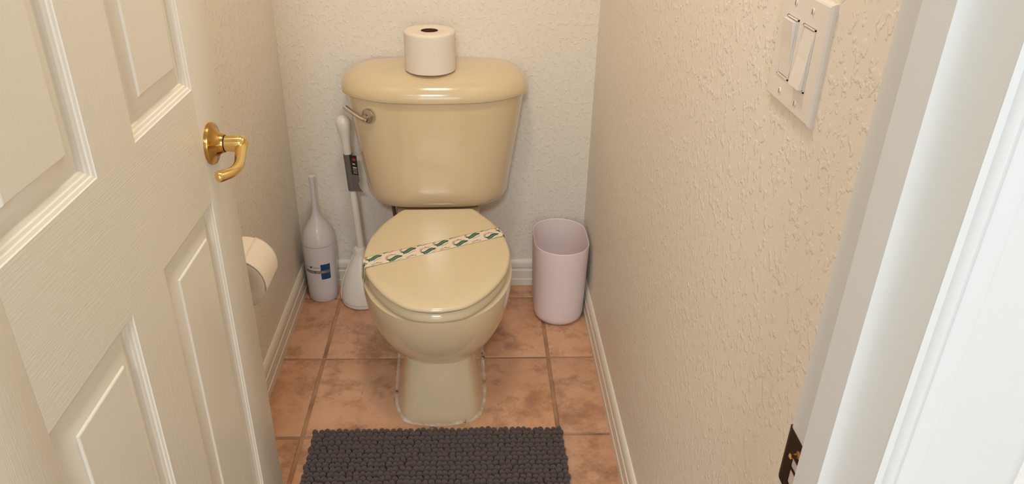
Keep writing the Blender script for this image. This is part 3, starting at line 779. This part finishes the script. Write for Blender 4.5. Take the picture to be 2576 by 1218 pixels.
# ------------------------------------------------------------------ light switch
def build_switch():
    e = tag(empty('light_switch', (XR, 0.809, 1.1425)), 'white double rocker light switch on the right wall', 'light switch')
    HY, HZ, TH = 0.0640, 0.0635, 0.0065
    oy = [-0.023, 0.023]; hw, hh = 0.0168, 0.0335
    ys = [-HY + .004, oy[0] - hw, oy[0] + hw, oy[1] - hw, oy[1] + hw, HY - .004]; zs = [-HZ + .004, -hh, hh, HZ - .004]
    V, F = [], []; idx = {}
    def vert(p):
        k = tuple(round(c, 6) for c in p)
        if k not in idx: idx[k] = len(V); V.append(p)
        return idx[k]
    for i in range(5):
        for j in range(3):
            if j == 1 and i in (1, 3):
                for (ya, za), (yb, zb) in (((ys[i], zs[j]), (ys[i + 1], zs[j])), ((ys[i + 1], zs[j]), (ys[i + 1], zs[j + 1])), ((ys[i + 1], zs[j + 1]), (ys[i], zs[j + 1])), ((ys[i], zs[j + 1]), (ys[i], zs[j]))):
                    F.append((vert((-TH, ya, za)), vert((-TH, yb, zb)), vert((-0.001, yb, zb)), vert((-0.001, ya, za))))
                continue
            F.append((vert((-TH, ys[i], zs[j])), vert((-TH, ys[i + 1], zs[j])), vert((-TH, ys[i + 1], zs[j + 1])), vert((-TH, ys[i], zs[j + 1]))))
    def border(a0, a1, b0, b1):
        """skirt strips between the front rectangle and the wall"""
        for (p, q2) in (((-1, -1), (1, -1)), ((1, -1), (1, 1)), ((1, 1), (-1, 1)), ((-1, 1), (-1, -1))):
            F.append((vert((a0, p[0] * (HY - a1), p[1] * (HZ - a1))), vert((a0, q2[0] * (HY - a1), q2[1] * (HZ - a1))), vert((b0, q2[0] * (HY - b1), q2[1] * (HZ - b1))), vert((b0, p[0] * (HY - b1), p[1] * (HZ - b1)))))
    border(-TH, .004, -TH + .0008, .0022); border(-TH + .0008, .0022, -TH + .003, .0006); border(-TH + .003, .0006, 0.0, 0.0)
    mesh('cover_plate', V, F, M_SWITCH, e, 25)
    for k, up in ((1, True), (0, False)):               # k=1 far rocker pressed at the bottom, k=0 near rocker pressed at the top
        y = oy[k]
        # thin frame then the tilting paddle
        lst = [(-TH - .0012, 0, y - hw + .0006, y - hw + .0022, -hh + .0006, hh - .0006), (-TH - .0012, 0, y + hw - .0022, y + hw - .0006, -hh + .0006, hh - .0006),
               (-TH - .0012, 0, y - hw + .0006, y + hw - .0006, -hh + .0006, -hh + .0022), (-TH - .0012, 0, y - hw + .0006, y + hw - .0006, hh - .0022, hh - .0006)]
        boxes('rocker_frame', lst, M_SWITCH, e)
        a, b = y - hw + .0030, y + hw - .0030; zb, zt = -hh + .0032, hh - .0032
        xt, xm, xb = (-TH - .0062, -TH - .0024, -TH - .0004) if up else (-TH - .0004, -TH - .0024, -TH - .0062)
        pr = [(0, zb), (xb, zb), (xm, 0.0), (xt, zt), (0, zt)]
        loft('rocker', [[(x_, yy, zz) for x_, zz in pr] for yy in (a, b)], M_SWITCH, e, None)
        box('recess', -0.0012, -0.0010, y - hw, y + hw, -hh, hh, M_DARK, e)
    for y in oy:
        for zz in (-0.0485, 0.0485):
            s = lathe('screw', [(0.0034, 0), (0.0034, 0.0005), (0.0026, 0.0011), (0, 0.0013)], M_SWITCH, e, 16, cap1=False)
            s.rotation_euler = (0, -math.pi / 2, 0); s.location = (-TH, y, zz)
            sl = box('screw_slot', -TH - .00145, -TH - .0012, y - .0004, y + .0004, zz - .0026, zz + .0026, M_DARK, e)
build_switch()

# ------------------------------------------------------------------ bath mat
def build_mat():
    X0, X1, Y0, Y1 = -0.4035, 0.2205, 1.055, 1.476
    e = tag(empty('bath_mat', ((X0 + X1) / 2, (Y0 + Y1) / 2, 0.0)), 'dark grey chenille bath mat on the tiles before the toilet', 'bath mat')
    hx, hy = (X1 - X0) / 2, (Y1 - Y0) / 2
    box('backing', -hx + .004, hx - .004, -hy + .004, hy - .004, 0.0005, 0.008, M_MATB, e, 0.003)
    base = bmesh.new(); bmesh.ops.create_icosphere(base, subdivisions=2, radius=1.0)
    bv = [v.co.copy() for v in base.verts]; bf = [tuple(v.index for v in f.verts) for f in base.faces]; base.free()
    variants = []
    rnd = random.Random(11)
    for k in range(6):
        me = bpy.data.meshes.new('tuft')
        sx, sy, sz = rnd.uniform(.0074, .0088), rnd.uniform(.0066, .0077), rnd.uniform(.0098, .0116)
        ph = rnd.uniform(0, 6)
        me.from_pydata([(v.x * sx * (1 + .07 * math.sin(3 * v.y + ph)), v.y * sy * (1 + .07 * math.sin(3 * v.x + ph)), v.z * sz) for v in bv], [], bf)
        me.polygons.foreach_set('use_smooth', [True] * len(bf)); me.materials.append(M_MAT); variants.append(me)
    spots = []
    rows, cols = 29, 42
    for j in range(rows):
        y = -hy + .006 + (2 * hy - .012) * j / (rows - 1)
        for i in range(cols):
            x = -hx + .006 + (2 * hx - .012) * (i + 0.25 * (j % 2)) / (cols - 0.75)
            edge = min(i, cols - 1 - i, j, rows - 1 - j)
            z = (0.0118 if edge == 0 else 0.0135) + rnd.uniform(-.0013, .0013)
            spots.append((x + rnd.uniform(-.0016, .0016), y + rnd.uniform(-.0014, .0014), z, rnd.uniform(-.35, .35), rnd.uniform(-.3, .3), rnd.uniform(0, 6.28) if rnd.random() < .25 else rnd.uniform(-.6, .6), rnd.randrange(6)))
    ymid = (Y0 + Y1) / 2
    vis = sorted([s for s in spots if s[1] + ymid > 1.288], key=lambda s: s[1])
    parts = set(id(s) for s in vis[:300])
    V, F = [], []
    for s in spots:
        x, y, z, rx, ry, rz, k = s
        if id(s) in parts:
            o = bpy.data.objects.new('tuft', variants[k]); COL.objects.link(o); o.parent = e
            o.location = (x, y, z); o.rotation_euler = (rx, ry, rz)
        else:
            mt = Matrix.Translation((x, y, z)) @ Matrix.Rotation(rz, 4, 'Z') @ Matrix.Rotation(ry, 4, 'Y') @ Matrix.Rotation(rx, 4, 'X')
            k0 = len(V); V += [mt @ v.co for v in variants[k].vertices]; F += [tuple(a + k0 for a in f) for f in bf]
    o = mesh('tuft_pile', V, F, M_MAT, e, 180, fix=False); o['kind'] = 'stuff'
build_mat()

# ------------------------------------------------------------------ ceiling lamps
def ceiling_lamp(x, y, r, label):
    e = tag(empty('ceiling_lamp', (x, y, CH)), label, 'ceiling lamp')
    lathe('rim', [(r + .012, 0), (r + .012, -.018), (r + .004, -.026), (r, -.026), (r, 0)], M_CHROME, e, 48, 40, closed=True)
    lathe('glass_shade', [(r, -.004), (r, -.026), (r * .9, -.040), (r * .6, -.052), (0.0, -.056)], M_LAMP, e, 48, 50, cap1=False)
ceiling_lamp(-0.08, 1.18, 0.13, 'round glass ceiling lamp above the toilet room')
ceiling_lamp(-0.17, -1.25, 0.17, 'larger round glass ceiling lamp in the outer room')
